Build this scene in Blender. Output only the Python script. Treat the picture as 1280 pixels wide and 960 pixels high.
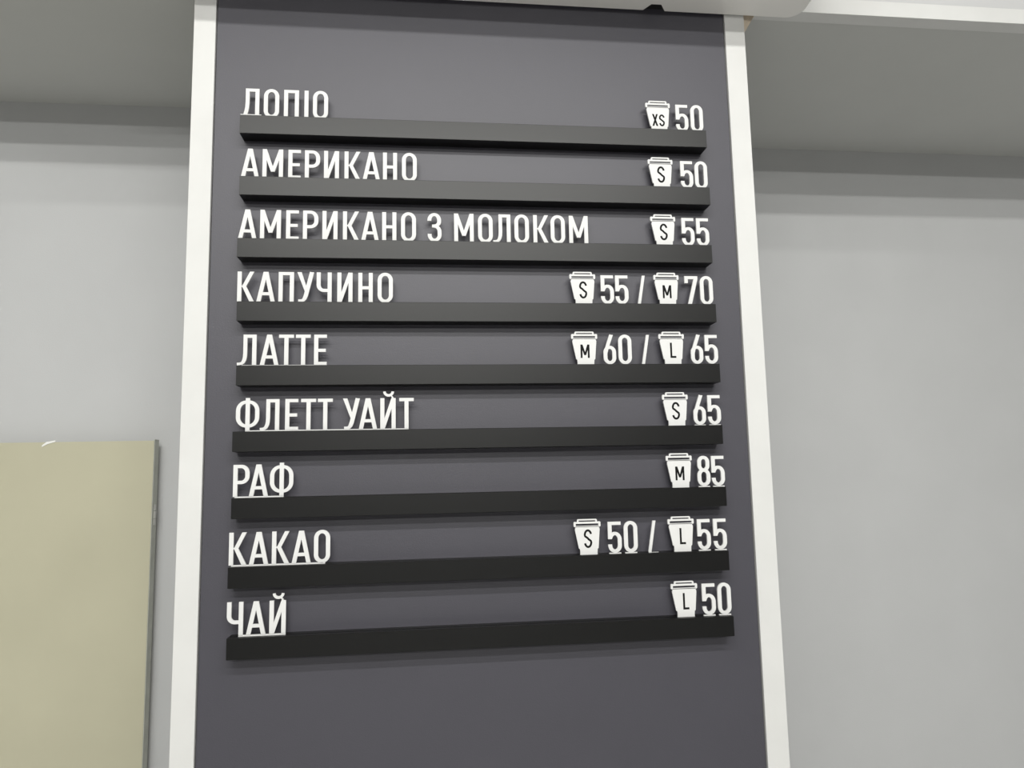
import bpy, bmesh, math
from mathutils import Vector, Matrix
from mathutils.geometry import delaunay_2d_cdt

for o in list(bpy.data.objects):
    bpy.data.objects.remove(o, do_unlink=True)
S = bpy.context.scene
COL = S.collection

# ------------------------------------------------------------------ camera
cam_data = bpy.data.cameras.new('camera')
cam_data.sensor_width = 36.0
cam_data.lens = 25.502
cam_data.clip_start = 0.02
cam = bpy.data.objects.new('camera', cam_data)
COL.objects.link(cam)
pitch, yaw, roll = 0.118421, -0.113914, -0.020417
fw = Vector((-math.sin(yaw) * math.cos(pitch), math.cos(yaw) * math.cos(pitch), math.sin(pitch)))
rt0 = Vector((math.cos(yaw), math.sin(yaw), 0))
up0 = rt0.cross(fw)
rt = math.cos(roll) * rt0 + math.sin(roll) * up0
up = -math.sin(roll) * rt0 + math.cos(roll) * up0
M4 = Matrix((rt, up, -fw)).transposed().to_4x4()
M4.translation = Vector((0.38462, -1.47606, 1.6))
cam.matrix_world = M4
S.camera = cam

# ------------------------------------------------------------------ view, world, lamps
S.view_settings.view_transform = 'Standard'
S.view_settings.look = 'None'
S.view_settings.gamma = 1
S.view_settings.use_curve_mapping = False
S.view_settings.exposure = 0.0
w = bpy.data.worlds.new('world')
S.world = w
w.use_nodes = True
w.node_tree.nodes['Background'].inputs[0].default_value = (0.9, 0.95, 1.0, 1)
w.node_tree.nodes['Background'].inputs[1].default_value = 0.15

def lamp(x, y, z, length, width, watt, tilt):
    d = bpy.data.lights.new('ceiling_lamp', 'AREA')
    d.shape = 'RECTANGLE'
    d.size, d.size_y = length, width
    d.energy = watt
    d.color = (1.0, 0.995, 0.955)
    o = bpy.data.objects.new('ceiling_lamp', d)
    COL.objects.link(o)
    o.location = (x, y, z)
    o.rotation_euler = (math.radians(tilt), 0, 0)
# three rows of linear ceiling lamps, parallel to the board
lamp(0.42, -1.94, 3.24, 2.9, 0.06, 51, 24)
lamp(0.42, -3.00, 3.27, 2.9, 0.06, 58, 32)
lamp(0.42, -6.50, 3.27, 2.9, 0.10, 108, 38)

# ------------------------------------------------------------------ materials
def mat(name, color, rough=0.5, spec=0.5, noise=0.0, scale=40.0, bump=0.0, metal=0.0):
    m = bpy.data.materials.new(name)
    m.use_nodes = True
    nt = m.node_tree
    b = nt.nodes['Principled BSDF']
    b.inputs['Roughness'].default_value = rough
    b.inputs['Specular IOR Level'].default_value = spec
    b.inputs['Metallic'].default_value = metal
    tc = nt.nodes.new('ShaderNodeTexCoord')
    nz = nt.nodes.new('ShaderNodeTexNoise')
    nz.inputs['Scale'].default_value = scale
    nz.inputs['Detail'].default_value = 4
    nt.links.new(tc.outputs['Object'], nz.inputs['Vector'])
    rp = nt.nodes.new('ShaderNodeValToRGB')
    c0 = [max(0, c * (1 - noise)) for c in color]
    c1 = [min(1, c * (1 + noise)) for c in color]
    rp.color_ramp.elements[0].position = 0.3
    rp.color_ramp.elements[1].position = 0.7
    rp.color_ramp.elements[0].color = (*c0, 1)
    rp.color_ramp.elements[1].color = (*c1, 1)
    nt.links.new(nz.outputs['Fac'], rp.inputs['Fac'])
    nt.links.new(rp.outputs['Color'], b.inputs['Base Color'])
    if bump:
        n2 = nt.nodes.new('ShaderNodeTexNoise')
        n2.inputs['Scale'].default_value = 350
        nt.links.new(tc.outputs['Object'], n2.inputs['Vector'])
        bp = nt.nodes.new('ShaderNodeBump')
        bp.inputs['Strength'].default_value = bump
        bp.inputs['Distance'].default_value = 0.001
        nt.links.new(n2.outputs['Fac'], bp.inputs['Height'])
        nt.links.new(bp.outputs['Normal'], b.inputs['Normal'])
    return m

M = {
    'panel': mat('plum_grey_paint', (0.050, 0.0480, 0.0615), 0.52, 0.62, 0.03, 6, 0.15),
    'trim': mat('white_laminate', (0.65, 0.65, 0.64), 0.6, 0.06, 0.03, 9, 0.05),
    'wall': mat('pale_grey_wall_paint', (0.53, 0.535, 0.54), 0.8, 0.2, 0.02, 4, 0.2),
    'soffit': mat('grey_ceiling_paint', (0.54, 0.545, 0.53), 0.9, 0.1, 0.02, 4, 0.2),
    'bulk': mat('cool_white_wall_paint', (0.55, 0.55, 0.555), 0.8, 0.2, 0.02, 4),
    'ceil': mat('white_ceiling', (0.75, 0.75, 0.74), 0.9, 0.1, 0.02, 4),
    'floor': mat('light_floor_tile', (0.61, 0.605, 0.59), 0.5, 0.4, 0.05, 2),
    'dim': mat('grey_room_wall', (0.14, 0.14, 0.14), 0.8, 0.2, 0.04, 2),
    'rail': mat('black_satin_aluminium', (0.0018, 0.0018, 0.0018), 0.40, 0.37, 0.10, 25, 0.05),
    'white': mat('white_acrylic', (0.70, 0.70, 0.695), 0.6, 0.08, 0.01, 30),
    'letter_black': mat('size_letter_black', (0.008, 0.008, 0.008), 0.6, 0.1, 0.05, 30),  # flat black of the size letter shapes on the cup fronts
    'beige': mat('khaki_beige_board', (0.49, 0.47, 0.35), 0.6, 0.3, 0.05, 3, 0.1),
    'edge': mat('dull_board_edge', (0.52, 0.53, 0.48), 0.7, 0.2, 0.08, 30),
    'metal': mat('dull_zinc', (0.55, 0.55, 0.52), 0.4, 0.5, 0.05, 60, 0, 0.8),
    'ac': mat('white_glossy_plastic', (0.80, 0.785, 0.76), 0.28, 0.5, 0.01, 10),
    'dark': mat('black_plastic', (0.01, 0.01, 0.01), 0.6, 0.3, 0.05, 20),
    'wood': mat('raw_plywood', (0.62, 0.53, 0.42), 0.7, 0.2, 0.12, 60),
    'paper': mat('white_tape', (0.82, 0.82, 0.80), 0.7, 0.2, 0.02, 60),
}

# ------------------------------------------------------------------ object helpers
def link(name, bm, m, parent=None, loc=None):
    bmesh.ops.recalc_face_normals(bm, faces=bm.faces)
    me = bpy.data.meshes.new(name)
    bm.to_mesh(me)
    bm.free()
    me.materials.append(m)
    o = bpy.data.objects.new(name, me)
    COL.objects.link(o)
    if parent:
        o.parent = parent
    if loc:
        o.location = loc
    return o

def thing(name, label, cat, loc, group=None):
    o = bpy.data.objects.new(name, None)
    o.empty_display_size = 0.02
    COL.objects.link(o)
    o.location = loc
    return tag(o, label, cat, group)

def tag(o, label, cat, group=None):
    o['label'] = label
    o['category'] = cat
    if group:
        o['group'] = group
    return o

def struct(name, bm, m):
    o = link(name, bm, m)
    o['kind'] = 'structure'
    return o

def add_box(bm, a, b, bevel=0.0):
    c = [(p + q) / 2 for p, q in zip(a, b)]
    s = [abs(q - p) for p, q in zip(a, b)]
    r = bmesh.ops.create_cube(bm, size=1, matrix=Matrix.Translation(c) @ Matrix.Diagonal((*s, 1)))
    if bevel:
        es = list({e for v in r['verts'] for e in v.link_edges})
        bmesh.ops.bevel(bm, geom=es, offset=bevel, segments=2, affect='EDGES', profile=0.5)
    return bm

def box(a, b, bevel=0.0):
    return add_box(bmesh.new(), a, b, bevel)

def prism_x(profile, x0, x1):
    """extrude a (y, z) profile along x"""
    bm = bmesh.new()
    va = [bm.verts.new((x0, y, z)) for y, z in profile]
    vb = [bm.verts.new((x1, y, z)) for y, z in profile]
    n = len(profile)
    bm.faces.new(va)
    bm.faces.new(vb[::-1])
    for i in range(n):
        bm.faces.new((va[i], vb[i], vb[(i + 1) % n], va[(i + 1) % n]))
    return bm

def cut_sheet(polys, y0, y1, k=0.001, ox=0.0, oz=0.0):
    """union of flat (x, z) polygons cut out of one sheet between depths y0 and y1"""
    vs, fs = [], []
    for p in polys:
        area = sum(p[i][0] * p[(i + 1) % len(p)][1] - p[(i + 1) % len(p)][0] * p[i][1] for i in range(len(p)))
        if abs(area) < 1e-6:
            continue
        if area < 0:
            p = p[::-1]
        fs.append(list(range(len(vs), len(vs) + len(p))))
        vs += [Vector((float(a), float(b))) for a, b in p]
    V, E, F, _, _, of = delaunay_2d_cdt(vs, [], fs, 0, 1e-4, True)
    keep = [f for f, src in zip(F, of) if src]
    bm = bmesh.new()
    fv = [bm.verts.new((ox + k * v.x, y0, oz + k * v.y)) for v in V]
    bv = [bm.verts.new((ox + k * v.x, y1, oz + k * v.y)) for v in V]
    cnt = {}
    for f in keep:
        bm.faces.new([fv[i] for i in f])
        bm.faces.new([bv[i] for i in reversed(f)])
        for i in range(len(f)):
            e = (f[i], f[(i + 1) % len(f)])
            cnt[e] = 1
    for a, b in cnt:
        if (b, a) not in cnt:
            bm.faces.new((fv[b], fv[a], bv[a], bv[b]))
    loose = [v for v in bm.verts if not v.link_faces]
    bmesh.ops.delete(bm, geom=loose, context='VERTS')
    return bm

# ------------------------------------------------------------------ lettering (millimetres, baseline at 0)
HH, ST, BA = 62.5, 8.2, 6.6
def rect(x0, y0, x1, y1):
    return [(x0, y0), (x1, y0), (x1, y1), (x0, y1)]

def arc(cx, cy, rx, ry, a0, a1, n=10):
    return [(cx + rx * math.cos(math.radians(a0 + (a1 - a0) * i / n)),
             cy + ry * math.sin(math.radians(a0 + (a1 - a0) * i / n))) for i in range(n + 1)]

def stroke(pts, closed=False, st=ST, ba=BA):
    """a band along a centre line: upright runs st wide, level runs ba thick"""
    P = []
    for p in pts:
        if not P or math.hypot(p[0] - P[-1][0], p[1] - P[-1][1]) > 0.02:
            P.append(p)
    if closed and math.hypot(P[0][0] - P[-1][0], P[0][1] - P[-1][1]) < 0.02:
        P.pop()
    n = len(P)
    L, R = [], []
    for i in range(n):
        a = P[i - 1] if (closed or i > 0) else P[i]
        b = P[(i + 1) % n] if (closed or i < n - 1) else P[i]
        tx, ty = b[0] - a[0], b[1] - a[1]
        d = math.hypot(tx, ty)
        tx, ty = tx / d, ty / d
        wd = math.sqrt((st * ty) ** 2 + (ba * tx) ** 2) / 2
        L.append((P[i][0] - ty * wd, P[i][1] + tx * wd))
        R.append((P[i][0] + ty * wd, P[i][1] - tx * wd))
    m = n if closed else n - 1
    return [[L[i], L[(i + 1) % n], R[(i + 1) % n], R[i]] for i in range(m)]

def stadium(x0, y0, x1, y1, rx=None, ry=None, st=ST, ba=BA):
    """closed ring inside the given outer box"""
    x0, x1, y0, y1 = x0 + st / 2, x1 - st / 2, y0 + ba / 2, y1 - ba / 2
    rx = rx or (x1 - x0) / 2
    ry = ry or rx * 1.1
    p = (arc(x1 - rx, y1 - ry, rx, ry, 0, 90) + arc(x0 + rx, y1 - ry, rx, ry, 90, 180)
         + arc(x0 + rx, y0 + ry, rx, ry, 180, 270) + arc(x1 - rx, y0 + ry, rx, ry, 270, 360))
    return stroke(p, True, st, ba)

def g_A():
    wd = 36.5; c = wd / 2
    left = [(0, 0), (8.3, 0), (c + 3.4, HH), (c - 4.8, HH)]
    right = [(wd - x, y) for x, y in left]
    return wd, [left, right, [(6, 13.6), (wd - 6, 13.6), (wd - 8, 20), (8, 20)]]
def g_E():
    wd = 25.3
    return wd, [rect(0, 0, ST, HH), rect(0, HH - BA, wd, HH), rect(0, 0, wd, BA), rect(0, 27, wd - 2, 33.4)]
def g_I_rev(breve=False):
    wd = 30.8
    p = [rect(0, 0, ST, HH), rect(wd - ST, 0, wd, HH),
         [(ST - 1, -0.0), (ST + 0.6, 0), (wd - ST + 1, 44), (wd - ST + 1, HH), (wd - ST - 0.4, HH), (ST - 1, 18)]]
    if breve:
        p += stroke(arc(16.6, 76, 8.4, 8.0, 180, 360, 14), False, 5.2, 5.2)
        p += [[(20.5, 68.5), (24.2, 67.0), (28.0, 61.5), (23.8, 61.5)]]
    return wd, p
def g_K():
    wd = 33.2
    return wd, [rect(0, 0, ST, HH), [(9.2, 32), (17.4, 32), (wd - 0.4, HH), (24.4, HH)],
                [(9.2, 32), (24.2, 0), (wd, 0), (17.4, 32)], rect(ST - 1, 30.6, 10.6, 33.4)]
def g_M(wd=41.4, st=ST, h=HH, low=14.0, dg=8.4):
    c = wd / 2
    l = [(0, h), (dg, h), (c + dg * 0.45, low), (c - dg * 0.45, low)]
    return wd, [rect(0, 0, st, h), rect(wd - st, 0, wd, h), l, [(wd - x, y) for x, y in l]]
def g_H():
    wd = 29.4
    return wd, [rect(0, 0, ST, HH), rect(wd - ST, 0, wd, HH), rect(0, 27.5, wd, 34)]
def g_O(wd=31.2):
    return wd, stadium(0, -0.6, wd, HH + 0.6)
def g_P():
    wd = 31.0
    x = wd - ST / 2
    p = [(2, HH - BA / 2)] + arc(x - 12, HH - BA / 2 - 13, 12, 13, 90, 0) + arc(x - 12, 28 + 12, 12, 12, 0, -90) + [(2, 28)]
    return wd, [rect(0, 0, ST, HH)] + stroke(p)
def g_Pi():
    wd = 30.4
    return wd, [rect(0, 0, ST, HH), rect(wd - ST, 0, wd, HH), rect(0, HH - BA, wd, HH)]
def g_Ii():
    return ST, [rect(0, 0, ST, HH)]
def g_L():
    wd = 37.3
    p = [(15.6, HH), (15.6, 24), (15.2, 17), (14.0, 11), (11.8, 6.4), (8.8, 3.8), (5, 2.9), (0, 2.6)]
    return wd, [rect(wd - ST, 0, wd, HH), rect(11.8, HH - BA, wd, HH)] + stroke(p, False, 7.6, 5.2)
def g_D():
    wd = 42.0
    p = [(13.6, HH), (13.6, 32), (13.0, 22), (11.6, 13), (9.0, 3)]
    return wd, [rect(29.2, 0, 37.4, HH), rect(9.8, HH - BA, 37.4, HH), rect(0, 0, wd, BA - 1)] + stroke(p, False, 7.8, 6)
def g_U():
    wd = 33.5
    p = [(29.3, HH), (17.6, 14), (15.2, 7.6), (12.6, 4.2), (9, 2.9), (2.5, 2.8)]
    return wd, [[(0, HH), (8.6, HH), (21.4, 24), (16.8, 18.5)]] + stroke(p, False, 8.6, 5.4) + [rect(25.2, HH - 1.5, 33.4, HH)]
def g_Ch():
    wd = 30.3
    p = [(ST / 2, HH)] + [(ST / 2, 37)] + arc(ST / 2 + 11, 36, 11, 11.4, 180, 270) + [(wd - 4, 24.6)]
    return wd, [rect(wd - ST, 0, wd, HH)] + stroke(p)
def g_T():
    wd = 29.3
    return wd, [rect(0, HH - BA, wd, HH), rect(wd / 2 - ST / 2, 0, wd / 2 + ST / 2, HH)]
def g_F():
    wd = 44.9
    return wd, stadium(0, 6.2, wd, 60.4, 16.5, 17.5, 8.0, 6.2) + [rect(wd / 2 - ST / 2, 0, wd / 2 + ST / 2, HH + 2.6)]
def g_Z():
    wd = 29.0
    p = (arc(14, HH - BA / 2 - 12, 10.4, 12, 188, 90) + arc(14, HH - BA / 2 - 12.6, 10, 12.6, 90, 0)
         + arc(12.6, 45.4 - 1.2, 11.4, 10, 0, -90))
    q = (arc(12.6, 22.8, 12, 11.4, 90, 0) + arc(13.9, 15.3, 10.9, 12, 0, -90) + arc(13.9, 15.3, 10, 12, 270, 172))
    return wd, stroke(p) + stroke(q) + [rect(9, 31, 16, 37.4)]
def g_5():
    wd = 28.5
    x = wd - ST / 2
    p = ([(ST * 0.55, 29.6)] + arc(14.6, 27.4, 9.8, 11.2, 150, 90, 6) + arc(14.4, 26.2, x - 14.4, 12.4, 90, 0)
         + arc(14.3, 14.6, x - 14.3, 11.6, 0, -90) + arc(14.3, 14.6, 14.3 - ST / 2, 11.6, 270, 180) + [(ST / 2, 16.6)])
    return wd, [rect(0, 27.4, ST, HH), rect(0, HH - BA, wd - 1, HH)] + stroke(p)
def g_0():
    return g_O(28.7)
def g_6():
    wd = 27.2
    p = [(ST / 2, 17), (ST / 2 + 0.4, 23), (6.6, 31), (10.2, 42), (17.6, HH)]
    return wd, stadium(0, -0.4, wd, 39) + stroke(p, False, 7.8, 6) + [rect(14, HH - 1.6, 21.4, HH)]
def g_7():
    wd = 29.4
    return wd, [rect(0, HH - BA, wd, HH), rect(0, HH - 15.5, 7.6, HH),
                [(5.8, 0), (14.4, 0), (wd, HH - BA), (wd, HH), (wd - 8.6, HH - BA + 0.4)]]
def g_8():
    wd = 28.0
    return wd, stadium(0, -0.4, wd, 36.2) + stadium(0.9, 30.0, wd - 0.9, HH + 0.6)
def g_slash():
    wd = 17.5
    return wd, [[(0, 0), (6.4, 0), (wd, HH), (wd - 6.4, HH)]]
GL = {'А': g_A, 'Е': g_E, 'И': g_I_rev, 'Й': lambda: g_I_rev(True), 'К': g_K, 'М': g_M, 'Н': g_H, 'О': g_O,
      'Р': g_P, 'П': g_Pi, 'І': g_Ii, 'Л': g_L, 'Д': g_D, 'У': g_U, 'Ч': g_Ch, 'Т': g_T, 'Ф': g_F, 'З': g_Z,
      '5': g_5, '0': g_0, '6': g_6, '7': g_7, '8': g_8, '/': g_slash}

def small_S(wd, h, t=3.0):
    x0, x1 = t / 2, wd - t / 2
    r = (x1 - x0) / 2; c = wd / 2; q = h * 0.25
    p = (arc(c, h - t / 2 - q, r, q, 12, 90, 8) + arc(c, h - t / 2 - q, r, q, 90, 180, 8)
         + [(x0 + 0.3, h * 0.64), (c - 1, h * 0.535), (c + 1.2, h * 0.47), (x1 - 0.4, h * 0.37)]
         + arc(c, t / 2 + q, r, q, 0, -90, 8) + arc(c, t / 2 + q, r, q, 270, 192, 8))
    return stroke(p, False, t, t)
def small_X(wd, h, t=3.2):
    return [[(0, 0), (t, 0), (wd, h), (wd - t, h)], [(wd - t, 0), (wd, 0), (t, h), (0, h)]]
def small_L(wd, h, t=3.0):
    return [rect(0, 0, t, h), rect(0, 0, wd, t)]
def move(polys, dx, dy):
    return [[(x + dx, y + dy) for x, y in p] for p in polys]

# ------------------------------------------------------------------ the room
XL, XR, YF = -4.0, 5.0, -8.5
NICHE_Z = 2.665          # ceiling of the two niches beside the pillar
struct('floor', box((XL - .1, YF - .1, -0.1), (XR + .1, 1.0, 0.0)), M['floor'])
struct('ceiling', box((XL - .1, YF - .1, 3.30), (XR + .1, 1.0, 3.40)), M['ceil'])
struct('wall_left', box((XL - .1, YF, 0), (XL, 1.0, 3.30)), M['wall'])
struct('wall_right', box((XR, YF, 0), (XR + .1, 1.0, 3.30)), M['wall'])
struct('wall_front', box((XL, YF - .1, 0), (XR, YF, 3.30)), M['dim'])
struct('wall_niche_left', box((XL, 0.612, 0), (-0.09, 0.72, NICHE_Z)), M['wall'])
struct('wall_niche_right', box((1.10, 0.771, 0), (XR, 0.88, NICHE_Z + .006)), M['wall'])
struct('ceiling_niche_left', box((XL, 0.062, NICHE_Z), (-0.09, 0.72, NICHE_Z + .03)), M['soffit'])
struct('ceiling_niche_right', box((1.10, 0.062, NICHE_Z + .006), (XR, 0.88, NICHE_Z + .03)), M['soffit'])
struct('wall_upper', box((XL, 0.046, 2.697), (XR, 0.12, 3.30)), M['bulk'])
struct('wall_pillar', box((-0.09, 0.050, 0), (1.10, 0.80, NICHE_Z)), M['wall'])
# white edging: beam across the top, one upright on each side of the board
struct('trim_1', box((-0.1092, 0.0325, 0), (-0.0645, 0.0640, 2.659), 0.0008), M['trim'])
struct('trim_2', box((1.0720, 0.0325, 0), (1.1192, 0.0640, 2.659), 0.0008), M['trim'])
struct('trim_3', box((XL, 0.030, 2.659), (XR, 0.068, 2.697), 0.0008), M['trim'])

# ------------------------------------------------------------------ the board
tag(link('menu_board', box((-0.0622, 0.0365, 0.3), (1.0696, 0.0500, 2.6585), 0.0006), M['panel']),
    'tall plum-grey painted board carrying nine black rails between white uprights', 'menu board')

# ------------------------------------------------------------------ white unit over the board
def unit_outline(x0, x1, yb, yf, r, nx0, nx1):
    """plan of the unit, rounded corners, trapezoid notch in the rear edge"""
    p = [(nx1, yb), (nx1 - 0.014, yb - 0.020), (nx0 + 0.014, yb - 0.020), (nx0, yb)]
    p += [(x0 + r + r * math.cos(math.radians(a)), yb - r + r * math.sin(math.radians(a))) for a in range(90, 181, 10)]
    p += [(x0 + r + r * math.cos(math.radians(a)), yf + r + r * math.sin(math.radians(a))) for a in range(180, 271, 10)]
    p += [(x1 - r + r * math.cos(math.radians(a)), yf + r + r * math.sin(math.radians(a))) for a in range(270, 361, 10)]
    p += [(x1 - r + r * math.cos(math.radians(a)), yb - r + r * math.sin(math.radians(a))) for a in range(0, 91, 10)]
    return p
def unit_body(plan, zfun, ztop):
    bm = bmesh.new()
    lo = [bm.verts.new((x, y, zfun(y))) for x, y in plan]
    hi = [bm.verts.new((x, y, ztop)) for x, y in plan]
    n = len(plan)
    bm.faces.new(lo)
    bm.faces.new(hi[::-1])
    for i in range(n):
        bm.faces.new((lo[i], hi[i], hi[(i + 1) % n], lo[(i + 1) % n]))
    return bm
AC0, AC1, ACB, ACF = -0.250, 1.2525, 0.0300, -0.256
ac = thing('air_conditioner', 'white rounded unit on the wall above the menu board, seen from below',
           'air conditioner', (0.5, ACB, 2.6425))
bm = unit_body([(x - 0.5, y - ACB) for x, y in unit_outline(AC0, AC1, ACB, ACF, 0.034, 0.877, 0.928)],
               lambda y: -0.0225 * min(0, y) / 0.286, 0.30)
link('casing', bm, M['ac'], ac)
# lining inside the cable notch
link('notch_lining', box((0.379, -0.0195, 0.004), (0.426, -0.0005, 0.060)), M['dark'], ac)['label'] = 'black notch in the rear edge'

tag(link('corner_bracket', cut_sheet([[(0, 0), (35, 0), (0, -58)]], 0, 0.020), M['wood'], None, (1.1194, 0.040, 2.6588)),
    'small triangular raw wood bracket in the corner of the right white upright', 'bracket')

# ------------------------------------------------------------------ beige board on the left wall
bb = thing('beige_panel', 'khaki beige flat panel on the wall left of the menu board', 'panel', (-0.345, 0.585, 0.0))
link('board', box((-1.60, -0.029, 0.35), (-0.0012, 0.004, 1.698), 0.001), M['beige'], bb)
link('side_edge', box((-0.0012, -0.0275, 0.35), (0.0, 0.004, 1.7015)), M['edge'], bb)['label'] = 'grey-green edge'
h = link('hinge', box((-0.0008, -0.018, 1.492), (0.0035, -0.006, 1.512), 0.001), M['metal'], bb)
for z in (1.483, 1.521):
    link('hinge_leaf', box((-0.0008, -0.017, z - 0.008), (0.0020, -0.004, z + 0.008), 0.0006), M['metal'], h)
bm = bmesh.new()
vs = [bm.verts.new(v) for v in ((-0.332, -0.0305, 1.686), (-0.320, -0.0308, 1.693), (-0.300, -0.0305, 1.699), (-0.300, -0.0300, 1.703),
                                (-0.322, -0.0300, 1.699), (-0.333, -0.0302, 1.690))]
bm.faces.new(vs)
ex = bmesh.ops.extrude_face_region(bm, geom=bm.faces[:])
bmesh.ops.translate(bm, verts=[v for v in ex['geom'] if isinstance(v, bmesh.types.BMVert)], vec=(0, 0.0016, 0))
link('tape_scrap', bm, M['paper'], bb, (0.052, 0, -0.0005))['label'] = 'white scrap of tape on the top edge'

# ------------------------------------------------------------------ rails, words, cups, numbers
RH, RD, CAP = 0.0401, 0.0365, 0.002
SL0, SL1, SLD = 0.0125, 0.0175, 0.006      # slot the letters stand in
LY0, LY1 = 0.0130, 0.0170                  # front and back of the letters
BASE = 2.1                                 # mm of foot strip above the rail top
RAIL = [(0.0006, -RH), (0.0, -RH + 0.0006), (0.0, -0.0006), (0.0006, 0.0), (SL0, 0), (SL0, -SLD), (SL1, -SLD), (SL1, 0),
        (RD, 0), (RD, -RH)]
ENDP = [(0.0005, -RH + 0.0003), (0.0005, -0.0003), (RD, -0.0003), (RD, -RH + 0.0003)]

ROWS = [
    ('ДОПІО', -0.0014, 0.9996, 2.3422,
     [('Д', 0.0174), ('О', 0.0587), ('П', 0.0994), ('І', 0.1302), ('О', 0.1593)],
     ['XS'],
     [('c', 0.8952), ('5', 0.9504), ('0', 0.9847)]),
    ('АМЕРИКАНО', 0.0008, 1.0005, 2.2101,
     [('А', 0.0180), ('М', 0.0637), ('Е', 0.1077), ('Р', 0.1442), ('И', 0.1832), ('К', 0.2266), ('А', 0.2655), ('Н', 0.3045), ('О', 0.3451)],
     ['S'],
     [('c', 0.8950), ('5', 0.9549), ('0', 0.9878)]),
    ('АМЕРИКАНО З МОЛОКОМ', -0.0005, 0.9980, 2.0791,
     [('А', 0.0156), ('М', 0.0615), ('Е', 0.1054), ('Р', 0.1421), ('И', 0.1813), ('К', 0.2243), ('А', 0.2632), ('Н', 0.3029), ('О', 0.3429), ('З', 0.3975), ('М', 0.4592), ('О', 0.5048), ('Л', 0.5400), ('О', 0.5827), ('К', 0.6244), ('О', 0.6610), ('М', 0.7064)],
     ['S'],
     [('c', 0.8950), ('5', 0.9512), ('5', 0.9847)]),
    ('КАПУЧИНО', 0.0017, 0.9999, 1.9479,
     [('К', 0.0152), ('А', 0.0545), ('П', 0.0950), ('У', 0.1335), ('Ч', 0.1707), ('И', 0.2126), ('Н', 0.2544), ('О', 0.2946)],
     ['S', 'M'],
     [('c', 0.7113), ('5', 0.7652), ('5', 0.7971), ('/', 0.8401), ('c', 0.8962), ('7', 0.9520), ('0', 0.9862)]),
    ('ЛАТТЕ', 0.0037, 1.0014, 1.8177,
     [('Л', 0.0201), ('А', 0.0640), ('Т', 0.0973), ('Т', 0.1305), ('Е', 0.1647)],
     ['M', 'L'],
     [('c', 0.7111), ('6', 0.7655), ('0', 0.7989), ('/', 0.8438), ('c', 0.9016), ('6', 0.9576), ('5', 0.9901)]),
    ('ФЛЕТТ УАЙТ', -0.0004, 0.9998, 1.6866,
     [('Ф', 0.0245), ('Л', 0.0671), ('Е', 0.1098), ('Т', 0.1426), ('Т', 0.1755), ('У', 0.2271), ('А', 0.2602), ('Й', 0.3002), ('Т', 0.3375)],
     ['S'],
     [('c', 0.9035), ('6', 0.9566), ('5', 0.9893)]),
    ('РАФ', 0.0007, 1.0005, 1.5571,
     [('Р', 0.0154), ('А', 0.0483), ('Ф', 0.0925)],
     ['M'],
     [('c', 0.9057), ('8', 0.9590), ('5', 0.9905)]),
    ('КАКАО', -0.0025, 0.9987, 1.4257,
     [('К', 0.0119), ('А', 0.0513), ('К', 0.0928), ('А', 0.1322), ('О', 0.1720)],
     ['S', 'L'],
     [('c', 0.7045), ('5', 0.7618), ('0', 0.7955), ('/', 0.8407), ('c', 0.9034), ('5', 0.9528), ('5', 0.9876)]),
    ('ЧАЙ', -0.0019, 1.0017, 1.2938,
     [('Ч', 0.0096), ('А', 0.0487), ('Й', 0.0892)],
     ['L'],
     [('c', 0.9040), ('5', 0.9561), ('0', 0.9895)]),
]

ORD = ['topmost', 'second from the top', 'third from the top', 'fourth from the top', 'fifth and middle',
       'fourth from the bottom', 'third from the bottom', 'second from the bottom', 'lowest']
CUP_BODY = [[(3.8, 57), (52.4, 57), (52.4, 54.6), (53.4, 53.4), (54.0, 50), (50.6, 12.6), (48.6, 11), (47.9, 0.0), (8.9 + 3.6, 0.0),
             (8.3 + 3.6, 11), (9.6, 12.6), (2.4, 50), (3.0, 53.4), (3.8, 54.6)]]
def lid_polys():
    p = []
    # brim: 0..56.2 wide, 56..66.2 high, slot 4.3..52 x 58.4..62
    def corner(cx, cy, a0):
        return arc(cx, cy, 2.2, 2.2, a0, a0 + 90, 5)
    p.append([(4.4, 55.8)] + [(4.4, 66.4)] + corner(2.2, 64.2, 90) + corner(2.2, 58.0, 180))
    p.append([(51.8, 66.4), (51.8, 55.8)] + corner(54.0, 58.0, 270) + corner(54.0, 64.2, 0))
    p.append(rect(4, 55.8, 52.2, 58.1))
    p.append(rect(4, 62.3, 52.2, 66.0))
    # raised cap: slot 10.3..46 x 66.4..68.8
    p.append([(6.8, 66), (10.6, 66), (10.6, 71.6), (9.2, 71.6), (7.6, 70.4)])
    p.append([(45.6, 66), (49.4, 66), (48.6, 70.4), (47.0, 71.6), (45.6, 71.6)])
    p.append(rect(10, 68.9, 46.2, 71.6))
    p.append(rect(10, 65.5, 46.2, 66.1))
    return p
def size_polys(sz):
    if sz == 'S':
        return move(small_S(17.2, 37.5, 4.2), 28.6 - 8.2, 13.2)
    if sz == 'XS':
        return move(small_X(13.2, 27.8, 4.0), 14.4, 12.6) + move(small_S(13.0, 27.8, 3.6), 30.0, 12.2)
    if sz == 'M':
        return move(g_M(19.4, 4.0, 28.8, 6.0, 4.6)[1], 28.6 - 9.3, 15.0)
    return move(small_L(12.8, 33, 4.1), 24.6, 14.6)

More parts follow.
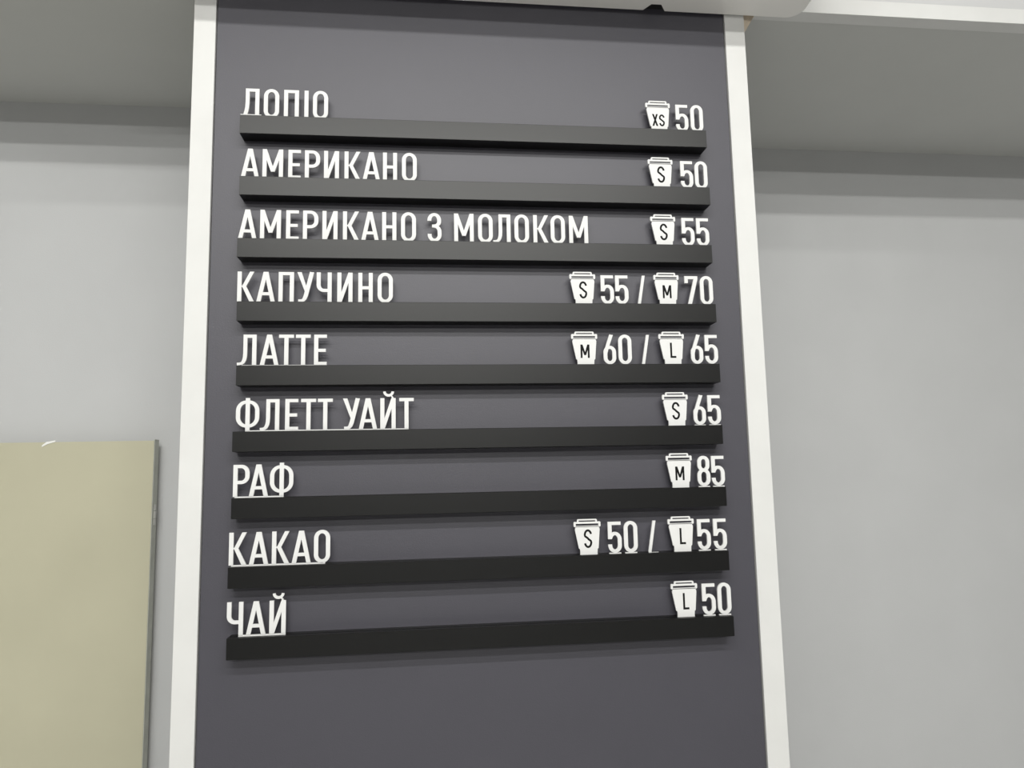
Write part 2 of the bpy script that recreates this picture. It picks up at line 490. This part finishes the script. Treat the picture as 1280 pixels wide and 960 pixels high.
for r, (word, x0, x1, z, letters, sizes, price) in enumerate(ROWS):
    # the rail
    rail = thing('menu_rail', 'black satin rail under the word %s, %s of nine' % (word, ORD[r]), 'rail',
                 (x0, 0, z), 'black rails on the menu board')
    link('bar', prism_x(RAIL, CAP, x1 - x0 - CAP), M['rail'], rail)
    link('end_cap', prism_x(ENDP, 0, CAP), M['rail'], rail)
    link('end_cap', prism_x(ENDP, x1 - x0 - CAP, x1 - x0), M['rail'], rail)
    # the word: letters joined by a foot strip
    ws = thing('menu_word', 'white raised word %s standing at the left of the %s rail' % (word, ORD[r]), 'lettering',
               (letters[0][1], (LY0 + LY1) / 2, z - SLD), 'white drink names')
    dy = (LY1 - LY0) / 2
    ext = []
    for g, cx in letters:
        wd, polys = GL[g]()
        ox = cx - wd * 0.0005 - letters[0][1]
        link('letter', cut_sheet(polys, -dy, dy, 0.001, ox, SLD + BASE * 0.001), M['white'], ws)
        ext.append((ox, ox + wd * 0.001))
    a, b = ext[0][0], ext[-1][1]
    if letters[0][0] == 'Ф': a += 0.0184
    if letters[0][0] == 'Ч': a += 0.0221
    if letters[0][0] in 'ДЛ': a += 0.009
    if letters[-1][0] == 'Ф': b -= 0.0184
    if letters[-1][0] == 'Т': b -= 0.0106
    if letters[-1][0] == 'О': b -= 0.0095
    a = max(a, x0 + CAP + 0.0005 - letters[0][1])
    link('foot_strip', box((a, -dy, 0), (b, dy, SLD + (BASE + 0.4) * 0.001)), M['white'], ws)
    # prices: cups, digits, slash
    groups, cur = [], None
    si = 0
    for g, cx in price:
        if g == 'c':
            cur = [sizes[si], '']; si += 1
            groups.append(cur)
        elif g != '/':
            cur[1] += g
    gi, di = -1, 0
    for g, cx in price:
        if g == 'c':
            gi += 1; di = 0
            sz, amount = groups[gi]
            cup = thing('cup_sign', 'white flat takeaway cup cut-out marked %s before the price %s, %s row' % (sz, amount, word),
                        'cup sign', (cx, (LY0 + LY1) / 2, z - SLD), 'white cup signs')
            oz = SLD
            link('cup_body', cut_sheet(CUP_BODY + [rect(12.0, -SLD * 1000, 48.2, 2.4)], -dy, dy, 0.001, -0.0281, oz), M['white'], cup)
            link('lid', cut_sheet(lid_polys(), -dy, dy, 0.001, -0.0281, oz), M['white'], cup)
            link('size_letter', cut_sheet(size_polys(sz), -dy - 0.0003, -dy + 0.0002, 0.001, -0.0281, oz), M['letter_black'], cup)['label'] = 'black letters XS' if sz == 'XS' else 'black letter ' + sz
            continue
        wd, polys = GL[g]()
        if g == '/':
            foot = rect(0.5, -SLD * 1000 - BASE, 6.4, 0.4)
            if r == 7:
                foot = rect(0.5, -SLD * 1000 - BASE, 21.5, -1.6)
                polys = polys + [rect(0.5, -SLD * 1000 - BASE, 6.4, 0.4)]
            nm, cat = 'price_slash', 'slash'
            lab = 'white slash between the two prices in the %s row' % word
            gp = 'white price slashes'
        else:
            foot = rect(wd * 0.06, -SLD * 1000 - BASE, wd * 0.94, -0.2) if g not in '7' else rect(5.8, -SLD * 1000 - BASE, 14.4, 0.4)
            nm, cat, gp = 'price_digit', 'digit', 'white price digits'
            sz, amount = groups[gi]
            lab = 'white %s digit %s of the price %s after the %s cup, %s row' % ('left' if di == 0 else 'right', g, amount, sz, word)
            di += 1
        o = link(nm, cut_sheet(polys + [foot], -dy, dy, 0.001, -wd * 0.0005, SLD + BASE * 0.001), M['white'], None,
                 (cx, (LY0 + LY1) / 2, z - SLD))
        tag(o, lab, cat, gp)
